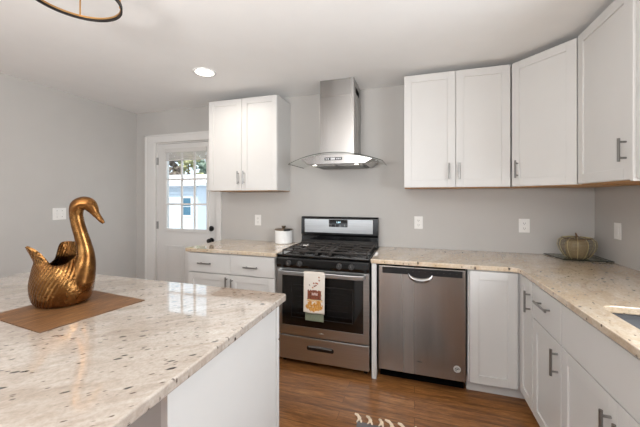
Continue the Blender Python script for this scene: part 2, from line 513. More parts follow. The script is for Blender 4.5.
def door(parent, x, z, w_, h, hx=None, hz=None, vert=True, flat=False, name='door', L=.13):
    b = MB().box(0, w_, 0, .019, 0, h) if flat else shaker_mb(w_, h)
    o = b.build(name, 'cabinet_paint', parent, bevel=.0018, loc=(x, 0, z))
    if hx is not None: handle(o, hx, hz, vert, L)
    return o
G = .0025
# cabinet frame of reference: x along its width, face at y=0 towards -y, y into the wall
def upper(name, label, loc, rotz, W, hgt, depth, doors):
    t = thing(name, label, 'cabinet', loc, rotz)
    MB().box(0, W, .021, depth, 0.004, hgt).build('body', 'cabinet_paint', t, bevel=.001)
    MB().box(.004, W - .004, .022, depth - .002, 0, .0038).build('bottom_panel', 'birch_bottom', t)['label'] = 'unpainted birch underside'
    for d in doors: door(t, **d)
    return t
UZ0, UZ1 = 1.455, 2.372
UH = UZ1 - UZ0
upper('wall_cabinet', 'white double-door wall cabinet between the back door and the range hood', (-2.018, YU, UZ0 - .008), 0, .770, UH, YW - YU - .001,
      [dict(x=G, z=.006, w_=.382, h=UH - .008, hx=.382 - .030, hz=.125),
       dict(x=.3875, z=.006, w_=.38, h=UH - .008, hx=.030, hz=.125)])
upper('wall_cabinet', 'white double-door wall cabinet right of the range hood', (-.084, YU, UZ0 + .006), 0, .782, UH + .018, YW - YU - .001,
      [dict(x=G, z=.006, w_=.394, h=UH + .01, hx=.394 - .050, hz=.125),
       dict(x=.4, z=.006, w_=.3795, h=UH + .01, hx=.022, hz=.125)])
# diagonal corner cabinet
P0, P1 = Vector((.702, YU)), Vector((.982, 2.312))
ang = math.atan2(P1.y - P0.y, P1.x - P0.x); dl = (P1 - P0).length
t = thing('corner_wall_cabinet', 'white single-door diagonal wall cabinet set across the room corner', 'cabinet', (P0.x, P0.y, UZ0 + .006), ang)
inv = Matrix.Rotation(-ang, 2)
def loc2(x, y): return tuple(inv @ (Vector((x, y)) - P0))
nrm = Vector((-math.sin(ang), math.cos(ang))) * .021
pent = [loc2(*(P0 + nrm)), loc2(*(P1 + nrm)), loc2(XW - .001, P1.y + .0), loc2(XW - .001, YW - .001), loc2(P0.x, YW - .001)]
MB().prism(pent, .004, UH + .018).build('body', 'cabinet_paint', t, bevel=.001)
MB().prism([(p_[0] * .99 + .003, p_[1] * .99 + .002) for p_ in pent], 0, .0038).build('bottom_panel', 'birch_bottom', t)['label'] = 'unpainted birch underside'
door(t, G, .006, dl - 2 * G, UH + .01, .045, .125)
# right wall uppers
upper('wall_cabinet', 'white single-door wall cabinet next to the corner cabinet, on the right wall', (.982, 2.308, UZ0 + .008), -PI / 2, .503, UH + .018, XW - .982 - .001,
      [dict(x=G, z=.006, w_=.498, h=UH + .01, hx=.498 - .040, hz=.145, L=.115)])
t = thing('cabinet_filler', 'narrow white vertical filler strip between wall cabinets at the right edge', 'panel', (.972, 1.804, UZ0 + .004), -PI / 2)
MB().box(0, .024, 0, .38, 0, UH + .03).build('strip', 'cabinet_paint', t, bevel=.004)
upper('wall_cabinet', 'white wall cabinet cut off by the right edge of the photo', (.982, 1.779, UZ0 + .008), -PI / 2, .42, UH + .018, XW - .982 - .001,
      [dict(x=G, z=.006, w_=.415, h=UH + .01, hx=.40, hz=.145)])

# base cabinets
def base(name, label, loc, rotz, W, depth, toe=True, x0=0, hollow=False):
    t = thing(name, label, 'cabinet', loc, rotz)
    if hollow:
        b = MB(); b.box(0, .016, .021, depth, .10, CB - .0005); b.box(W - .016, W, .021, depth, .10, CB - .0005)
        b.box(.016, W - .016, .021, depth, .10, .116); b.box(.016, W - .016, depth - .01, depth, .116, CB - .0005)
        b.box(.016, W - .016, .021, .038, .66, CB - .0005); b.box(.016, W - .016, .021, .038, .116, .14)
        b.box(W / 2 - .02, W / 2 + .02, .021, .038, .14, .66)
        b.build('body', 'cabinet_paint', t)
    else: MB().box(0, W, .021, depth, .10, CB - .0005).build('body', 'cabinet_paint', t)
    if toe: MB().box(x0, W, .075, depth, 0, .0995).build('toe_kick', 'cabinet_paint', t)
    return t
# left of range
W = .89
t = base('base_cabinet', 'white two-drawer two-door base cabinet left of the gas range', (-2.014, YF, 0), 0, W, YW - YF - .001)
door(t, G, .700, .448, .172, .195, .085, False, True, 'drawer', .14)
door(t, .4535, .700, .434, .172, .215, .078, False, True, 'drawer', .14)
door(t, G, .103, .448, .590, .420, .51)
door(t, .4535, .103, .434, .590, .024, .50)
t = thing('cabinet_filler', 'narrow white end panel standing between range and dishwasher', 'panel', (-.312, YF, 0))
MB().box(0, .036, 0, YW - YF - .001, 0, CB - .0005).build('panel', 'cabinet_paint', t, bevel=.001)
t = base('base_cabinet', 'white single-door blind corner base cabinet right of the dishwasher', (.358, YF, 0), 0, XW - .358 - .001, YW - YF - .001)
MB().box(.0, .312, .075, .09, 0, .09)
door(t, .010, .094, .292, .778)
# right run, frames start at y=2.345 and run towards the camera
def rbase(label, y1, y0, hollow=False): return base('base_cabinet', label, (XF, y1, 0), -PI / 2, y1 - y0, XW - XF - .001, hollow=hollow)
t = rbase('white narrow base cabinet with one tall door in the inner corner, right run', 2.345 - .004, 2.103)
door(t, .004, .094, .228, .778, .195, .652)
t = rbase('white base cabinet with one drawer over one door, left of the sink cabinet', 2.1025, 1.7355)
door(t, G, .672, .362, .200, .181, .12, False, True, 'drawer', .165)
door(t, G, .094, .362, .572, .33, .472)
t = rbase('white sink base cabinet under the sink, with a wide false drawer front', 1.735, .885, True)
door(t, G, .672, .845, .200, flat=True, name='false_front')
door(t, G, .094, .421, .572, .385, .455)
door(t, .4265, .094, .421, .572, .036, .455)
t = rbase('white base cabinet at the near end of the right run', .8845, -.59)
door(t, G, .094, .73, .778); door(t, .737, .094, .73, .778)

# worktops
tag(MB().box(-2.035, -1.108, 2.3136, YW - .001, CB, CT).build('countertop', 'counter_granite', bevel=.004),
    'short speckled granite worktop left of the gas range', 'countertop')
def rrect(x0, x1, y0, y1, r, n=6):
    out = []
    for cx, cy, a0 in ((x1 - r, y1 - r, 0), (x0 + r, y1 - r, 90), (x0 + r, y0 + r, 180), (x1 - r, y0 + r, 270)):
        for k in range(n + 1):
            a_ = R(a0 + 90 * k / n); out.append((cx + r * math.cos(a_), cy + r * math.sin(a_)))
    return out
SX0, SX1, SY0, SY1 = .763, 1.20, .92, 1.625
outer = [(-.319, YW - .001), (-.319, 2.3136), (.625, 2.3136), (.652, 2.302), (.6608, 2.275), (.6608, -.6), (XW - .001, -.6), (XW - .001, YW - .001)]
tag(MB().plate_hole(outer, rrect(SX0, SX1, SY0, SY1, .06), CB, CT).build('countertop', 'counter_granite', bevel=.004),
    'long L-shaped speckled granite worktop over dishwasher and right cabinets', 'countertop')
t = thing('sink', 'grey undermount sink bowl in the right worktop', 'sink', ((SX0 + SX1) / 2, (SY0 + SY1) / 2, CB - .2))
hw, hd = (SX1 - SX0) / 2, (SY1 - SY0) / 2
b = MB()
prof = [(1.0, .1995), (1.0, .03), (.93, .002), (.15, 0)]
rings = []
for s_, z in prof: rings.append([b.bm.verts.new((x * s_, y * s_, z)) for x, y in rrect(-hw + .001, hw - .001, -hd + .001, hd - .001, .06)])
for a_, c_ in zip(rings, rings[1:]):
    for k in range(len(a_)): b.bm.faces.new((a_[k], a_[(k + 1) % len(a_)], c_[(k + 1) % len(a_)], c_[k]))
b.bm.faces.new(rings[-1])
o = b.build('bowl', 'sink_steel', t, smooth=True); so = o.modifiers.new('s', 'SOLIDIFY'); so.thickness = .002; so.offset = 1
MB().lathe([(0, .004), (.03, .004), (.042, .006), (.045, .002)], 24).build('drain', 'chrome', t, smooth=True)

# ------------------------------------------------------------------ island
IX0, IX1, IY0, IY1 = -2.32, -.592, .36, 1.362
t = thing('kitchen_island', 'white kitchen island base with plain side panel under the big pale worktop', 'island', (-1.45, .98, 0))
ox, oy = -1.45, .98
MB().box(-2.27 - ox, -.6555 - ox, .93 - oy, 1.3315 - oy, .10, CB - .0005).build('body', 'cabinet_paint', t)
MB().box(-2.27 - ox, -.66 - ox, .95 - oy, 1.25 - oy, 0, .0995).build('toe_kick', 'cabinet_paint', t)
b = MB(); b.box(-.655 - ox, -.632 - ox, .653 - oy, 1.3315 - oy, 0, CB - .0005); b.box(-.6318 - ox, -.627 - ox, 1.314 - oy, 1.3315 - oy, 0, CB - .0005)
b.build('side_panel', 'cabinet_paint', t, bevel=.001)
b = MB(); b.box(-2.27 - ox, -.6555 - ox, .910 - oy, .9295 - oy, 0, CB - .0005)  # set deep and given wall grey, so its colour imitates recess shade
bp = b.build('back_panel', 'wall_paint', t); bp['label'] = 'back panel in the seating recess, greyed to imitate its shade'
for k in range(3):
    x1 = -.630 - ox - k * .545
    dr = MB().box(x1 - .54, x1, 1.3325 - oy, 1.3515 - oy, .695, .868).build('drawer', 'cabinet_paint', t, bevel=.002)
    MB().box(x1 - .54, x1 - .272, 1.3325 - oy, 1.3515 - oy, .104, .688).build('door', 'cabinet_paint', t, bevel=.002)
    MB().box(x1 - .268, x1, 1.3325 - oy, 1.3515 - oy, .104, .688).build('door', 'cabinet_paint', t, bevel=.002)
tag(MB().prism(rrect(IX0, IX1, IY0, IY1, .022, 4), CB, CT).build('island_countertop', 'island_granite', bevel=.006, seg=3),
    'large pale granite island worktop with dark flecks in the foreground', 'countertop')

# ------------------------------------------------------------------ dishwasher
t = thing('dishwasher', 'stainless steel built-in dishwasher right of the gas range', 'dishwasher', (-.266, YF, 0))
WD = .616
MB().box(.002, WD - .002, .03, .60, .0845, .866).build('body', 'toe_black', t)
MB().box(.006, WD - .006, .0, .028, .086, .868).build('door', 'vertical_steel', t, bevel=.004)
MB().box(.010, WD - .010, .075, .58, .0, .084).build('toe_kick', 'toe_black', t)
b = MB().box(.034, WD - .028, -.0025, .001, .815, .862); cp = b.build('control_panel', 'black_plastic', t, bevel=.001)
for k in range(9): MB().box(.21 + k * .042, .218 + k * .042, -.0032, -.0024, .838, .842).build('indicator', 'knob_grey', cp)
b = MB(); n = 18; inner = []; outerp = []
hc = .307
b.prism([(hc + .082 * math.cos(PI + PI * k / n), .822 + .040 * math.sin(PI + PI * k / n)) for k in range(n + 1)], -.0015, .001, 'y')
b.build('handle_recess', 'black_plastic', t)
b = MB()
b.tube([(hc + .080 * math.cos(PI + PI * k / n), -.006, .820 + .042 * math.sin(PI + PI * k / n)) for k in range(n + 1)],
       [.006 + .013 * math.sin(PI * k / n) for k in range(n + 1)], 10)
b.build('handle', 'chrome', t, smooth=True)
b = MB(); bx_, bz_ = .553, .172
b.tube([(bx_, .0, bz_), (bx_, -.004, bz_)], .024, 28); bd = b.build('badge', 'badge_silver', t, bevel=.001, smooth=True); bd['label'] = 'small round chrome badge'
b = MB(); b.tube([(bx_ + .014 * math.cos(a_ * .35), -.0045, bz_ + .011 * math.sin(a_ * .35)) for a_ in range(14)], .002, 6); b.box(bx_ - .006, bx_ + .008, -.0055, -.004, bz_ - .002, bz_ + .003)
b.build('emblem', 'black_plastic', bd)
b = MB(); b.tube([(.286 + .034 * k / 12, -.0005, .184 + .003 * math.sin(k * 1.7)) for k in range(13)], .0022, 6)
b.build('brand_mark', 'dark_slot', t)

# ------------------------------------------------------------------ gas range
RX0, RX1, RY = -1.100, -.326, 2.3105
t = thing('gas_range', 'stainless steel and black freestanding gas range between the base cabinets', 'stove', (RX0, RY, 0))
RW = RX1 - RX0; RD = YW - RY - .012
MB().box(.004, RW - .004, .03, RD, .05, .895).build('body', 'black_enamel', t)
for fx in (.04, RW - .04):
    for fy in (.08, RD - .05): MB().tube([(fx, fy, 0), (fx, fy, .0495)], .016, 12).build('foot', 'black_plastic', t)
MB().box(.0, RW, -.0, RD, .8955, .912).build('cooktop', 'black_enamel', t, bevel=.005)
b = MB(); b.prism([(.0, .803), (.03, .803), (.03, .895), (.012, .895), (-.010, .88), (-.014, .83)], 0, RW, 'x')
b.build('control_panel', 'black_enamel', t, bevel=.003)
for kx_ in (.115, .212, .541, .637):
    b = MB(); b.tube([(kx_, -.014, .846), (kx_, -.022, .846)], .024, 24)
    b.tube([(kx_, -.022, .846), (kx_, -.042, .848)], [.021, .018], 24); b.box(kx_ - .005, kx_ + .005, -.050, -.041, .829, .866)
    k_ = b.build('knob', 'knob_grey', t, bevel=.002, smooth=True)
    MB().box(kx_ - .0015, kx_ + .0015, -.0508, -.0502, .848, .864).build('pointer', 'nickel', k_)
# oven door
ofr = MB()
dz0, dz1 = .256, .797
for (x0, x1, z0, z1) in ((.004, .048, dz0, dz1), (RW - .048, RW - .004, dz0, dz1), (.048, RW - .048, dz0, .332), (.048, RW - .048, .748, dz1)):
    ofr.box(x0, x1, .0, .028, z0, z1)
od = ofr.build('oven_door', 'brushed_steel', t, bevel=.001)
MB().box(.0485, RW - .0485, .002, .028, .3325, .7475).build('window', 'dark_glass', od)
b = MB()
for (x0, x1, z0, z1) in ((.13, RW - .13, .40, .405), (.13, RW - .13, .665, .67), (.13, .135, .405, .665), (RW - .135, RW - .13, .405, .665)): b.box(x0, x1, .0008, .0018, z0, z1)
for k in range(5): b.box(.17, RW - .17, .0008, .0018, .44 + k * .045, .442 + k * .045)
b.build('window_grille', 'oven_interior', od)
b = MB()
hp = [(.028, .006), (.030, -.035), (.045, -.052), (.09, -.060)] + [(.09 + (RW - .18) * k / 8, -.060) for k in range(1, 8)] + [(RW - .09, -.060), (RW - .045, -.052), (RW - .030, -.035), (RW - .028, .006)]
zt, zb = .790, .757
ra = [b.bm.verts.new((x, y, zb)) for x, y in hp]; rb_ = [b.bm.verts.new((x, y, zt)) for x, y in hp]
rc = [b.bm.verts.new((x + (.014 if i < 4 else -.014 if i > len(hp) - 5 else 0), y + .014, zt)) for i, (x, y) in enumerate(hp)]
rd = [b.bm.verts.new((x + (.014 if i < 4 else -.014 if i > len(hp) - 5 else 0), y + .014, zb)) for i, (x, y) in enumerate(hp)]
for i in range(len(hp) - 1):
    for p_, q_ in ((ra, rb_), (rb_, rc), (rc, rd), (rd, ra)): b.bm.faces.new((p_[i], p_[i + 1], q_[i + 1], q_[i]))
b.bm.faces.new((ra[0], rb_[0], rc[0], rd[0])); b.bm.faces.new((ra[-1], rb_[-1], rc[-1], rd[-1]))
b.build('handle', 'brushed_steel', od, bevel=.004)
b = MB(); b.tube([(RW / 2 - .02 + .04 * k / 12, -.0006, .292 + .002 * math.sin(k * 1.5)) for k in range(13)], .0022, 6); b.build('brand_mark', 'nickel', od)
# drawer
sd = MB().box(.004, RW - .004, .0, .028, .052, .246).build('storage_drawer', 'brushed_steel', t, bevel=.004)
MB().prism(rrect(.268, .492, .148, .183, .012, 5), -.0015, .001, 'y').build('handle_recess', 'black_plastic', sd)
b = MB().tube([(.285, -.004, .176), (.32, -.007, .179), (.38, -.008, .180), (.44, -.007, .179), (.475, -.004, .176)], .005, 8); b.build('handle', 'nickel', sd, smooth=True)
# backguard
b = MB(); b.prism([(RD - .075, .912), (RD, .912), (RD, 1.192), (RD - .045, 1.192), (RD - .060, 1.178), (RD - .062, 1.02), (RD - .05, 1.0), (RD - .05, .96)], .0, RW, 'x')
bgd = b.build('backguard', 'black_enamel', t, bevel=.004)
y_ = RD - .064
MB().box(.040, RW - .050, y_ - .003, y_ + .004, 1.035, 1.168).build('steel_panel', 'brushed_steel', bgd, bevel=.001)
MB().box(.295, .482, y_ - .006, y_ - .002, 1.094, 1.166).build('display', 'dark_glass', bgd, bevel=.001)
tx = bpy.data.curves.new('clock_digits', 'FONT'); tx.body = '1:44'; tx.size = .026; tx.extrude = .0003; tx.align_x = 'CENTER'
o = bpy.data.objects.new('clock_digits', tx); COL.objects.link(o); o.parent = bgd; o.location = (.39, y_ - .0068, 1.132); o.rotation_euler = (PI / 2, 0, 0); tx.materials.append(M['display_digits'])
bpy.context.view_layer.update()
dm = bpy.data.meshes.new_from_object(o.evaluated_get(bpy.context.evaluated_depsgraph_get()))
o2 = bpy.data.objects.new('clock_digits', dm); COL.objects.link(o2); o2.parent = bgd; o2.location = o.location; o2.rotation_euler = o.rotation_euler
bpy.data.objects.remove(o); o2.name = 'clock_digits'
for r_ in range(2):
    for k in range(4): MB().box(.312 + k * .045, .322 + k * .045, y_ - .0068, y_ - .0062, 1.101 + r_ * .012, 1.104 + r_ * .012).build('button', 'nickel', bgd)
# grates and burners
for gx0_, gx1_ in ((.030, RW / 2 - .065), (RW / 2 + .065, RW - .030)):
    b = MB(); y0, y1, z = .06, RD - .10, .936
    bars = []
    def bar(p, q, r=.0065): b.tube([p, q], r, 6)
    bar((gx0_, y0, z), (gx1_, y0, z)); bar((gx0_, y1, z), (gx1_, y1, z)); bar((gx0_, y0, z), (gx0_, y1, z)); bar((gx1_, y0, z), (gx1_, y1, z))
    ym = (y0 + y1) / 2; bar((gx0_, ym, z), (gx1_, ym, z))
    cx = (gx0_ + gx1_) / 2
    for cy in ((y0 + ym) / 2, (y1 + ym) / 2):
        for a_ in range(4):
            dx, dy = ((1, 0), (-1, 0), (0, 1), (0, -1))[a_]
            ex = {1: gx1_, -1: gx0_, 0: cx}[dx]; ey = cy + dy * (y1 - y0) / 4
            bar((cx + dx * .03, cy + dy * .03, z + .002), (ex, ey, z))
    for px in (gx0_, gx1_):
        for py in (y0, ym, y1): bar((px, py, .9125), (px, py, z), .007)
    b.build('grate', 'cast_iron', t, smooth=True)
    for cy in ((y0 + ym) / 2, (y1 + ym) / 2):
        bb = MB().lathe([(0, .912), (.052, .912), (.048, .922), (.034, .924), (.034, .934), (0, .936)], 24, (cx, cy, 0)).build('burner', 'cast_iron', t, smooth=True)
# centre oval burner and grate
b = MB()
for k in (-.052, .052): b.tube([(RW / 2 + k, .06, .936), (RW / 2 + k, RD - .10, .936)], .0065, 6)
for yy in (.06, .17, .27, .37, RD - .10): b.tube([(RW / 2 - .052, yy, .936), (RW / 2 + .052, yy, .936)], .0065, 6)
for k in (-.052, .052):
    for yy in (.06, RD - .10): b.tube([(RW / 2 + k, yy, .9125), (RW / 2 + k, yy, .936)], .007, 6)
b.build('grate', 'cast_iron', t, smooth=True)
MB().prism([(RW / 2 + .03 * math.cos(2 * PI * k / 24), .27 + .09 * math.sin(2 * PI * k / 24)) for k in range(24)], .9122, .932).build('burner', 'cast_iron', t, bevel=.003)

# dish towel with its printed picture
t_ = MB()
TX0, TX1, TZ1, TZ0, TYF = -.835, -.662, .7925, .480, RY - .064
def towel_pt(u, v):
    # v: 0 back bottom -> over the bar -> 1 front bottom
    wob = .003 * math.sin(u * 9 + 1)
    if v < .42:
        k = v / .42; z = .405 + (TZ1 - .405) * k; y = RY - .041 + wob * .3 + .0; y = min(y, RY - .0405); x = TX0 + .003 + u * (TX1 - TX0 - .020) + .012 * (1 - k) * 0
        return (x, y, z)
    if v < .5:
        a_ = (v - .42) / .08 * PI; return (TX0 + u * (TX1 - TX0 - (.020 * (1 - (v - .42) / .08))), RY - .0525 + .0115 * math.cos(a_), TZ1 + .006 * math.sin(a_))
    k = (v - .5) / .5
    return (TX0 - .003 * k + u * (TX1 - TX0) , TYF - .003 * k + wob * k - .004 * k * math.sin(u * 5), TZ1 - (TZ1 - TZ0) * k - .004 * u)
NU, NV = 44, 150
t_.grid(towel_pt, NU, NV)
tw = t_.build('dish_towel', 'printed_cotton', smooth=True, angle=80)
tag(tw, 'cream autumn-print dish towel hanging over the oven door handle', 'towel')
me = tw.data; ca = me.color_attributes.new('print', 'FLOAT_COLOR', 'POINT')
random.seed(12)
leaves = [(.25 + .5 * random.random(), .06 + .30 * random.random(), .03 + .022 * random.random(), random.choice([(120, 62, 40), (156, 84, 50), (92, 62, 48), (178, 96, 60)])) for _ in range(9)]
pumps = [(.22, .84), (.38, .88), (.55, .80), (.68, .87), (.50, .90), (.32, .76), (.72, .75), (.8, .84)]
def towel_col(u, v):
    if v < .5:
        if v < .13: return (120, 128, 108) if (int(u * 30) + int(v * 200)) % 3 else (142, 146, 124)
        return (214, 206, 196)
    k = (v - .5) / .5
    c = (226, 218, 208)
    for lx, lk, r_, col in leaves:
        du, dk = (u - lx), (lk - k) * 1.9
        if du * du + dk * dk * 1.4 < r_ * r_ * (1 + .5 * math.sin(math.atan2(dk, du) * 5)): c = col
    q = noise.noise(Vector((u * 16, k * 34, 3))); q2 = noise.noise(Vector((u * 30, k * 60, 9)))
    # a cart heaped with pumpkins among fallen leaves
    if .20 < u < .84 + .05 * q and .43 + .03 * q < k < .66: c = ((132, 74, 56), (96, 60, 48), (168, 108, 78))[0 if q < 0 else 1 if q2 < .15 else 2]
    if .40 < u < .66 and .49 < k < .56: c = (206, 178, 168) if q2 < .2 else (120, 70, 60)
    if .16 < u < .90 and .64 < k < .665: c = (92, 64, 52)
    if .18 + .04 * q < u < .90 and .665 < k < .72: c = (226, 200, 156) if q2 < .2 else (196, 140, 84)
    for px, pk in pumps:
        du, dk = (u - px) / .11, (pk - k) / .068
        if du * du + dk * dk < 1 + q: c = ((202, 140, 66), (168, 104, 52), (222, 176, 104))[0 if q2 < .0 else 1 if abs(math.sin(du * 5)) < .4 else 2]
    if k > .965: c = (214, 202, 190)
    return c
for i in range(NU + 1):
    for j in range(NV + 1):
        ca.data[i * (NV + 1) + j].color = (*lin(towel_col(i / NU, j / NV)), 1)
so = tw.modifiers.new('s', 'SOLIDIFY'); so.thickness = .0015; so.offset = 0

# ------------------------------------------------------------------ range hood
t = thing('range_hood', 'stainless steel chimney range hood with curved glass canopy above the stove', 'range hood', (-.672, YW - .001, 1.66))
# local: x centred, y negative to the room, z from 1.66
def arc(x): return .108 - .078 * (x / .43) ** 2
def yfr(x): return -.480 + .085 * (x / .43) ** 2
gl = MB().grid(lambda u, v: (-.430 + .846 * u - 0, yfr(-.430 + .846 * u) * v - .001, arc(-.430 + .846 * u)), 40, 6)
go = gl.build('glass_canopy', 'canopy_glass', t, smooth=True, angle=80); so = go.modifiers.new('s', 'SOLIDIFY'); so.thickness = .006
b = MB()
b.tube([(x, yfr(x) - .0005, arc(x) - .003) for x in [-.430 + .846 * k / 40 for k in range(41)]], .0022, 6)
b.tube([(-.430, yfr(-.430) * k / 4 - .001, arc(-.430) - .003) for k in range(5)], .0034, 6)
b.tube([(.416, yfr(.416) * k / 4 - .001, arc(.416) - .003) for k in range(5)], .0034, 6)
b.build('glass_edge', 'glass_edge', go, smooth=True)
n = 24; b = MB()
top = [(-.285 + .63 * k / n, min(arc(-.285 + .63 * k / n) - .012, .098)) for k in range(n + 1)]
poly = [(-.225, .010), (.285, .010)] + [(x, z) for x, z in top[::-1]]
b.prism(poly, -.450, -.001, 'y'); b.build('body', 'hood_steel', t, bevel=.003)
b = MB()
for f0, f1 in ((-.20, .018), (.026, .255)):
    b.box(f0, f1, -.40, -.05, .004, .0098)
    for k in range(10): b.box(f0 + .008, f1 - .008, -.385 + k * .033, -.370 + k * .033, -.0005, .004)
b.build('grease_filter', 'filter_grey', t)
for lx in (-.165, .205):
    b = MB().tube([(lx, -.425, .0098), (lx, -.425, .004)], .026, 24); lr = b.build('lamp', 'chrome', t)
    MB().tube([(lx, -.425, .0038), (lx, -.425, .002)], .020, 24).build('bulb', 'hood_bulb', lr)
b = MB().box(-.068, .085, -.4525, -.4505, .042, .066); cpn = b.build('button_panel', 'black_plastic', t)
b = MB()
for k in range(2): b.box(-.058 + k * .018, -.046 + k * .018, -.4535, -.4528, .048, .060)
for k in range(3): b.box(.036 + k * .015, .046 + k * .015, -.4535, -.4528, .048, .060)
b.box(-.014, .026, -.4535, -.4528, .046, .062)
b.build('button', 'chrome', cpn)
MB().box(-.148, .167, -.335, -.001, .100, .628).build('chimney', 'hood_steel', t, bevel=.002)
MB().box(-.1455, .1645, -.3325, -.001, .6282, ZC - 1.66 - .001).build('chimney_extension', 'hood_steel', t, bevel=.002)
b = MB()
for k in range(6): b.box(.1646, .1656, -.25 + k * .024, -.198 + k * .024, .67, .72)
b.build('vent_slot', 'dark_slot', t)

# ------------------------------------------------------------------ outlets and switches
def outlet(label, cat, loc, rotz, kind='duplex', wd=.075, name='wall_outlet'):
    t = thing(name, label, cat, loc, rotz)
    MB().box(-wd / 2, wd / 2, -.006, -.0004, -.058, .058).build('cover_plate', 'outlet_plastic', t, bevel=.002)
    if kind == 'duplex':
        for s in (-1, 1):
            f = MB().prism([(.017 * math.cos(2 * PI * k / 20), s * .021 + .015 * math.sin(2 * PI * k / 20)) for k in range(20)], -.0075, -.0062, 'y').build('socket', 'outlet_plastic', t)
            b = MB(); b.box(-.008, -.0055, -.0082, -.0076, s * .021 - .004, s * .021 + .006); b.box(.0055, .008, -.0082, -.0076, s * .021 - .004, s * .021 + .005)
            b.tube([(0, -.0076, s * .021 - .009), (0, -.0082, s * .021 - .009)], .0025, 8); b.build('slot', 'dark_slot', f)
    elif kind == 'rocker':
        MB().box(-.017, .017, -.009, -.0062, -.033, .033).build('rocker', 'outlet_plastic', t, bevel=.001)
    else:
        for s in (-1, 1):
            MB().box(s * .023 - .005, s * .023 + .005, -.016, -.0062, -.010, .012).build('toggle', 'outlet_plastic', t, bevel=.001)
            
            for zs in (-.03, .03): MB().tube([(s * .023, -.0062, zs), (s * .023, -.007, zs)], .003, 8).build('screw', 'dark_slot', t)
    return t
outlet('white duplex outlet on the wall under the left wall cabinet, near the canister', 'outlet', (-1.630, YW, 1.137), 0)
outlet('white duplex outlet on the wall just right of the range', 'outlet', (.036, YW, 1.150), 0)
outlet('white duplex outlet on the back wall left of the glass pumpkin', 'outlet', (.884, YW, 1.144), 0, wd=.08)
outlet('white rocker switch on the right wall beside the glass pumpkin', 'switch', (XW, 2.665, 1.145), -PI / 2, 'rocker', name='wall_switch')
outlet('white double toggle switch plate on the left wall behind the brass swan', 'switch', (XL, 2.085, 1.222), PI / 2, 'toggle', .118, 'wall_switch')

# ------------------------------------------------------------------ small things on the worktops
t = thing('canister', 'round white ceramic canister with metal lid beside the range', 'canister', (-1.285, 2.862, CT + .0005))
MB().lathe([(0, 0), (.082, 0), (.089, .006), (.090, .015), (.090, .132), (.086, .134), (.086, .02), (0, .018)], 40).build('jar', 'ceramic', t, smooth=True)
b = MB().lathe([(0, .1345), (.091, .1345), (.093, .139), (.091, .147), (.055, .150), (0, .150)], 40); li = b.build('lid', 'cork', t, smooth=True)
MB().lathe([(0, .150), (.02, .150), (.014, .158), (.022, .168), (.022, .178), (0, .181)], 20).build('lid_knob', 'cork', li, smooth=True)
t2 = MB(); t2.tube([(.042, -.094, .142), (.066, -.074, .142), (.088, -.048, .142)], .009, 8); t2.build('clasp', 'matte_black', t, smooth=True)

tray = [(1.020, 2.935), (1.060, 2.690), (1.362, 2.690), (1.365, 2.945)]
tg = thing('glass_tray', 'dark glass corner tray under the pumpkin, standing on the worktop', 'tray', (1.20, 2.80, CT))
loc_ = [(x - 1.20, y - 2.80) for x, y in tray]
MB().prism(loc_, .0035, .010).build('glass_plate', 'tray_glass', tg)
b = MB(); pts = [(x, y, .0068) for x, y in loc_]
for p_, q_ in zip(pts, pts[1:] + pts[:1]): b.tube([p_, q_], .0036, 6)
b.build('rim', 'glass_edge', tg)
for x, y in loc_: MB().lathe([(0, .0002), (.008, .0002), (.008, .0034), (0, .0034)], 12, (x * .82, y * .82, 0)).build('foot', 'black_plastic', tg)
t = thing('glass_pumpkin', 'squat ribbed glass pumpkin with tan woven core in the corner', 'ornament', (1.176, 2.775, CT + .0108))
pr = [(0, 0), (.060, 0), (.078, .014), (.104, .060), (.114, .098), (.108, .132), (.086, .152), (.045, .160), (.012, .150)]
MB().lathe(pr, 80, rib=.05, ribs=8).build('ribbed_shell', 'smoky_weave', t, smooth=True, angle=70)
b = MB()
for k in range(12):
    a_ = 2 * PI * (k + .35) / 12
    b.tube([(r_ * 1.045 * math.cos(a_), r_ * 1.045 * math.sin(a_), z + .001) for r_, z in pr[1:]], .0017, 5)
b.build('rib_wire', 'rib_gold', t)
MB().tube([(.092 * math.cos(PI * k / 20), .092 * math.sin(PI * k / 20), .152) for k in range(41)], .003, 6).build('top_rim', 'cork', t)
MB().lathe([(0, .003), (.050, .003), (.060, .02), (.068, .07), (.070, .10), (.060, .130), (.03, .144), (0, .146)], 40, rib=.05, ribs=8).build('woven_core', 'woven_tan', t, smooth=True)
MB().tube([(0, 0, .145), (0, 0, .162), (-.004, .0, .178), (-.008, 0, .190)], [.010, .008, .006, .004], 8).build('stem', 'stem_brown', t, smooth=True)

# wooden place mat under the swan
MZ = CT + .0003
mat_pts = [(-1.168, 1.075), (-1.545, 1.112), (-1.603, .745), (-1.230, .706)]
mc = Vector((-1.386, .910))
o = MB().prism([(x - mc.x, y - mc.y) for x, y in mat_pts], 0, .003).build('place_mat', 'mat_wood', bevel=.001, loc=(mc.x, mc.y, MZ))
tag(o, 'square brown wood-grain mat under the brass swan on the island', 'placemat')

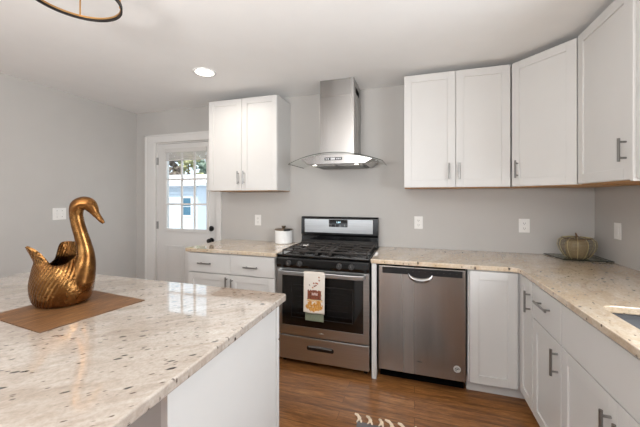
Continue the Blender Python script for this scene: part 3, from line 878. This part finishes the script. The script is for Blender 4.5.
# ------------------------------------------------------------------ brass swan planter
def swan():
    t = thing('swan_planter', 'aged brass swan-shaped planter standing on the wood mat', 'ornament', (-1.482, .938, MZ + .0035), R(57.8))
    # local frame: x to the right of the photograph, y away, heading turned 32 degrees towards the viewer
    hd = R(-32)
    b = MB(); NP, NT = 120, 40
    def sd(ph): return (math.degrees(ph - hd) + 180) % 360 - 180      # 0 at the breast, + on the far side
    def rim(ph):
        d = sd(ph)
        def g_(c, wd, h): return h * math.exp(-abs((d - c) / wd) ** 2)
        z = .172 + g_(0, 36, .050)
        z += g_(-150, 31, .078) + g_(-122, 26, .022)
        z += .084 / (1 + math.exp((d - 138) / 3.5)) * (1 if d > 0 else 0) * min(1, max(0, (d - 10) / 60))
        z -= g_(165, 16, .012)
        return z
    def flare(ph):
        d = sd(ph)
        return .020 * math.exp(-((d + 150) / 30) ** 2) + .012 * math.exp(-((d - 115) / 20) ** 2)
    vals = []
    def pt(i, j, off=0.0):
        ph = 2 * PI * i / NP; s = j / NT
        zr = rim(ph); z = zr * s ** 1.15
        q = z / .172
        if q < 1: rr = .070 + .072 * math.sin(min(1, q * 1.15 + .02) * PI * .56) ** .8
        else: rr = .070 + .072 * math.sin(PI * .56) ** .8
        prof = .62 + .38 * math.sqrt(max(0, 1 - ((z - .085) / .095) ** 2)) if z < .085 else 1 - .22 * max(0, (z - .09) / .085) ** 2 * (1 if z < .19 else .95)
        prof = max(prof, .70)
        rr = .107 * prof
        if s < .06: rr *= .92 + .08 * s / .06
        top = max(0, (z - .13) / .1)
        rr += flare(ph) * top ** 1.3 * 1.5
        # long body: a little longer along the heading
        a_ = ph - hd
        rr *= 1 + .07 * math.cos(a_) ** 2
        # feather grooves sweep back and up
        d = abs((math.degrees(a_) + 180) % 360 - 180)
        g = math.sin(d * .75 + z * 190 + 2.5 * math.sin(d * .05))
        sc_ = 0
        if d < 95:
            row = z / .014; cell = (d / 8 + (int(row) % 2) * .5) % 1
            sc_ = -(1 - abs(2 * cell - 1)) * .4 * ((row % 1)) + .3 * (row % 1)
            wgt = max(0, min(1, (95 - d) / 30)) * max(0, min(1, (.125 - z) / .04))
        else: wgt = 0
        rel = (.5 + .5 * g) * (1 - wgt) + (.5 + sc_) * wgt
        rr += .0008 * (rel - .5) - off
        vals.append(max(0, min(1, rel)))
        return Vector((rr * math.cos(ph), rr * math.sin(ph), z + (.004 if off else 0)))
    outer = [[b.bm.verts.new(pt(i, j)) for j in range(NT + 1)] for i in range(NP)]
    inner = [[b.bm.verts.new(pt(i, j, .008)) for j in range(NT + 1)] for i in range(NP)]
    for i in range(NP):
        i2 = (i + 1) % NP
        for j in range(NT):
            b.bm.faces.new((outer[i][j], outer[i2][j], outer[i2][j + 1], outer[i][j + 1]))
            b.bm.faces.new((inner[i][j], inner[i][j + 1], inner[i2][j + 1], inner[i2][j]))
        b.bm.faces.new((outer[i][NT], outer[i2][NT], inner[i2][NT], inner[i][NT]))
    b.bm.faces.new([outer[i][0] for i in range(NP)][::-1]); b.bm.faces.new([inner[i][0] for i in range(NP)])
    nb = len(vals)
    # neck and head: one tapering tube rising from the breast
    c, s_ = math.cos(hd), math.sin(hd)
    k = .0044
    def P(u, v, y): return ((u - 62) * k, y, (303.3 - v) * k)
    neck = [(P(72, 292, -.035), .050), (P(75, 280, -.050), .056), (P(78, 268, -.058), .045), (P(79.5, 257, -.062), .034), (P(78.3, 246, -.060), .0285), (P(75.8, 235, -.056), .0262),
            (P(73.3, 224, -.052), .0252), (P(72, 214, -.052), .0252), (P(73, 206.5, -.056), .0285), (P(77, 203.8, -.062), .0305), (P(81.5, 204.5, -.070), .0295), (P(84.6, 208.8, -.079), .0235),
            (P(86.8, 213.4, -.087), .0160), (P(89.2, 217.4, -.094), .0120), (P(91.6, 221.2, -.101), .0098), (P(93.4, 223.8, -.105), .0055)]
    # smooth with Catmull-Rom
    pts = []; rads = []
    for i in range(len(neck) - 1):
        p0 = Vector(neck[max(i - 1, 0)][0]); p1 = Vector(neck[i][0]); p2 = Vector(neck[i + 1][0]); p3 = Vector(neck[min(i + 2, len(neck) - 1)][0])
        for q in range(4):
            u = q / 4
            pts.append(.5 * ((2 * p1) + (-p0 + p2) * u + (2 * p0 - 5 * p1 + 4 * p2 - p3) * u * u + (-p0 + 3 * p1 - 3 * p2 + p3) * u ** 3))
            rads.append(neck[i][1] * (1 - u) + neck[i + 1][1] * u)
    pts.append(Vector(neck[-1][0])); rads.append(neck[-1][1])
    nb_v = len(b.bm.verts)
    b.tube(pts, rads, 24)
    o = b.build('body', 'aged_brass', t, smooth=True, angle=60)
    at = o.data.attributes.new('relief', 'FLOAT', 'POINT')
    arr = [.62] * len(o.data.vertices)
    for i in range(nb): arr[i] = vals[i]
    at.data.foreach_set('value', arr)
    # eyes and bill ridge
    for sgn in (-1, 1):
        e_ = MB(); ctr = Vector(P(82, 204.5, -.071)) + Vector((.35, -.94, .05)).normalized() * (.0285 if sgn < 0 else -.0285)
        e_.lathe([(0, -.004), (.0035, -.003), (.005, 0), (.0035, .003), (0, .004)], 12, tuple(ctr)); e_.build('eye', 'aged_brass', o, smooth=True)
        e_.bm = None
    return t
swan()

# ------------------------------------------------------------------ ceiling fixtures
def ring(b, r, z0, z1, t_=.004, n=64):
    b.lathe([(r - t_, z0), (r, z0), (r, z1), (r - t_, z1), (r - t_, z0)], n)
CX, CY = -1.420, .942
t = thing('ceiling_light', 'round open-cage ceiling light in black and gold at the top left', 'ceiling light', (CX, CY, 2.25))
b = MB(); ring(b, .178, 0, .018, .006); b.build('lower_ring', 'dark_bronze', t, smooth=True)
b = MB(); ring(b, .1715, .010, .0175, .003); b.build('ring_lining', 'warm_gold', t, smooth=True)
b = MB(); ring(b, .176, .150, .166, .006); b.build('upper_ring', 'dark_bronze', t, smooth=True)
for k in range(4):
    a_ = R(138.5 + 90 * k)
    MB().tube([(.1675 * math.cos(a_), .1675 * math.sin(a_), .012), (.1675 * math.cos(a_), .1675 * math.sin(a_), .156)], .0035, 8).build('rod', 'warm_gold', t, smooth=True)
b = MB()
for k in range(3):
    a_ = R(60 * k) + .2; b.tube([(.172 * math.cos(a_), .172 * math.sin(a_), .158), (-.172 * math.cos(a_), -.172 * math.sin(a_), .158)], .004, 8)
b.build('cross_bar', 'dark_bronze', t)
MB().lathe([(0, .189), (.065, .189), (.065, .172), (.05, .166), (0, .166)], 32).build('canopy', 'dark_bronze', t, smooth=True)
for k in range(3):
    a_ = R(120 * k) + .5
    MB().lathe([(0, .158), (.012, .158), (.012, .125), (0, .125)], 16, (.05 * math.cos(a_), .05 * math.sin(a_), 0)).build('socket', 'warm_gold', t)

def can_light(label, x, y):
    t = thing('recessed_light', label, 'ceiling light', (x, y, ZC))
    MB().lathe([(.072, -.001), (.094, -.001), (.092, -.008), (.074, -.006), (.072, -.001)], 40).build('trim_ring', 'ceramic', t, smooth=True)
    MB().lathe([(0, -.0012), (.071, -.0012), (.071, -.004), (0, -.004)], 40).build('lens', 'lamp_lens', t)
    d = bpy.data.lights.new('downlight', 'AREA'); d.shape = 'DISK'; d.size = .14; d.energy = 6.0; d.color = (1, .93, .85); d.spread = R(160)
    o = bpy.data.objects.new('downlight', d); COL.objects.link(o); o.parent = t; o.location = (0, 0, -.008)
    return t
can_light('glowing round recessed ceiling light in front of the left wall cabinet', -1.689, 2.145)

# ------------------------------------------------------------------ rug
RGX, RGY = -.334, 1.845
rg = thing('rug', 'grey woven rug with knotted cream fringe on the wood floor', 'rug', (RGX, RGY, 0))
MB().box(0, .62, -1.0, 0, .0005, .009).build('weave', 'grey_weave', rg, bevel=.003)
random.seed(3)
for k in range(10):
    x = .010 + k * .066; j = random.uniform(-.006, .006); L = random.uniform(.055, .075)
    b = MB()
    b.tube([(x - .014, -.008, .007), (x - .008, .008, .009), (x + j, .022, .010)], [.004, .0055, .006], 6)
    b.tube([(x + .014, -.008, .007), (x + .010, .008, .009), (x + j, .022, .010)], [.005, .007, .008], 6)
    b.lathe([(0, -.009), (.009, -.006), (.0125, 0), (.009, .006), (0, .009)], 8, (x + j, .026, .0105))
    b.tube([(x + j, .03, .011), (x + j * 2 - .010, .03 + L * .28, .009), (x + j * 4 - .024, .03 + L * .42, .008)], [.008, .009, .005], 6)
    b.build('tassel', 'rug_fringe', rg, smooth=True)

# ------------------------------------------------------------------ outside the back door
struct(MB().box(-40, 20, YW + .3, 60, -.75, -.65).build('ground', 'asphalt'))
def outdoor_house(label, x0, x1, y0, y1, zg, ze, zr, wallm, roofm, win=None, gable='x', door_=None):
    cx, cy = (x0 + x1) / 2, (y0 + y1) / 2
    t = thing('house', label, 'building', (cx, cy, zg))
    a0, a1, b0, b1 = x0 - cx, x1 - cx, y0 - cy, y1 - cy
    MB().box(a0, a1, b0, b1, 0, ze - zg).build('wall', wallm, t)
    b = MB()
    if gable == 'x':   # ridge along x
        b.prism([(b0 - .3, ze - zg), (b1 + .3, ze - zg), (0, zr - zg)], a0 - .3, a1 + .3, 'x')
    else:
        b.prism([(a0 - .3, ze - zg), (a1 + .3, ze - zg), (0, zr - zg)], b0 - .3, b1 + .3, 'y')
    b.build('roof', roofm, t)
    b = MB(); b.box(a0 - .3, a1 + .3, b0 - .42, b0 - .30, ze - zg - .10, ze - zg - .01); b.build('gutter', 'shingle_grey', t)
    b = MB()
    for k in range(int((ze - zg) / .2) - 1): b.box(a0, a1, b0 - .006, b0 - .0005, .2 + k * .2, .208 + k * .2)
    b.build('siding_line', 'shingle_grey', t)
    if win:
        for (wx0, wx1, wz0, wz1) in win:
            w0, w1, z0, z1 = wx0 - cx, wx1 - cx, wz0 - zg, wz1 - zg
            b = MB(); e = .07
            b.box(w0 - e, w1 + e, b0 - .05, b0 - .007, z0 - e, z0); b.box(w0 - e, w1 + e, b0 - .05, b0 - .007, z1, z1 + e)
            b.box(w0 - e, w0, b0 - .05, b0 - .007, z0, z1); b.box(w1, w1 + e, b0 - .05, b0 - .007, z0, z1)
            b.box(w0, w1, b0 - .04, b0 - .007, (z0 + z1) / 2 - .012, (z0 + z1) / 2 + .012)
            wf = b.build('window', 'vinyl_white', t)
            MB().box(w0, w1, b0 - .03, b0 - .008, z0, z1).build('pane', 'blue_window', wf)
    return t
outdoor_house('pale low house with a blue window seen through the back door', -18, -11.5, 14, 20, -.65, 2.05, 2.95, 'siding_white', 'shingle_pale', [(-12.45, -11.90, .40, 1.36)])
outdoor_house('far white house with grey gabled roof behind the parked car', -20.5, -13.5, 26, 32, -.65, 2.0, 3.3, 'siding_white', 'shingle_grey', [(-19, -18.2, .4, 1.3)], 'y')
def car(x, y):
    t = thing('car', 'white car parked outside, seen through the right door panes', 'car', (x, y, -.65), R(8))
    b = MB(); b.prism([(-2.1, .32), (2.1, .32), (2.15, .62), (2.0, .86), (1.15, .95), (-1.3, .95), (-2.05, .88), (-2.15, .6)], -.85, .85, 'y'); b.build('body', 'car_paint', t, bevel=.08)
    b = MB(); b.prism([(-1.4, .95), (1.1, .95), (.45, 1.42), (-1.0, 1.42)], -.72, .72, 'y'); b.build('cabin', 'blue_window', t, bevel=.05)
    b = MB(); b.prism([(-1.05, 1.421), (.5, 1.421), (.4, 1.47), (-.95, 1.47)], -.70, .70, 'y'); b.build('roof', 'car_paint', t)
    for wx in (-1.35, 1.35):
        for wy in (-.80, .80):
            wh = MB().tube([(wx, wy - .1, .32), (wx, wy + .1, .32)], .32, 24).build('wheel', 'tyre', t)
            MB().tube([(wx, wy - .105, .32), (wx, wy + .105, .32)], .18, 16).build('hubcap', 'chrome', wh)
car(-15.9, 23.0)
def tree(label, x, y, h, r_, mat_, seed):
    random.seed(seed)
    t = thing('tree', label, 'tree', (x, y, -.65))
    MB().tube([(0, 0, 0), (.1, 0, h * .4), (0, .1, h * .8)], [.28, .2, .08], 10).build('trunk', 'bark', t, smooth=True)
    b = MB()
    for k in range(60):
        a_ = random.random() * 2 * PI; zz = h * (.25 + .75 * random.random()); rr = r_ * (1.15 - zz / h) ** .6 * random.random() ** .5
        c_ = Vector((rr * math.cos(a_), rr * math.sin(a_), zz)); q = random.uniform(.25, .55) * r_ * .5
        m_ = Matrix.Translation(c_) @ Matrix.Diagonal((q, q, q * .7, 1))
        res = bmesh.ops.create_icosphere(b.bm, subdivisions=2, radius=1, matrix=m_)
        for v in res['verts']:
            v.co += (v.co - c_) * noise.noise(v.co * 3) * .9
    b.build('crown', mat_, t)
for i, (x, y, h, r_, m_, lb) in enumerate([(-24.5, 26, 7, 1.6, 'bark', 'bare brownish tree left in the top panes of the back door'), (-32.5, 37.5, 10, 2.6, 'olive_leaves', 'olive-coloured tree behind the pale low house'),
        (-36, 46, 12, 2.8, 'evergreen', 'grey-green tree right in the top panes of the back door'), (-35.5, 33.0, 10, 2.2, 'evergreen', 'dark tree furthest left behind the pale house')]):
    tree(lb, x, y, h, r_, m_, 30 + i)

# repeats share a group
for o in bpy.data.objects:
    if o.parent is None and 'category' in o:
        k = o.name.split('.')[0]
        g = {'wall_cabinet': 'white shaker wall cabinets', 'base_cabinet': 'white shaker base cabinets', 'wall_outlet': 'white duplex outlets on the back wall',
             'tree': 'trees beyond the back door', 'house': 'houses seen through the back door'}.get(k)
        if g: o['group'] = g
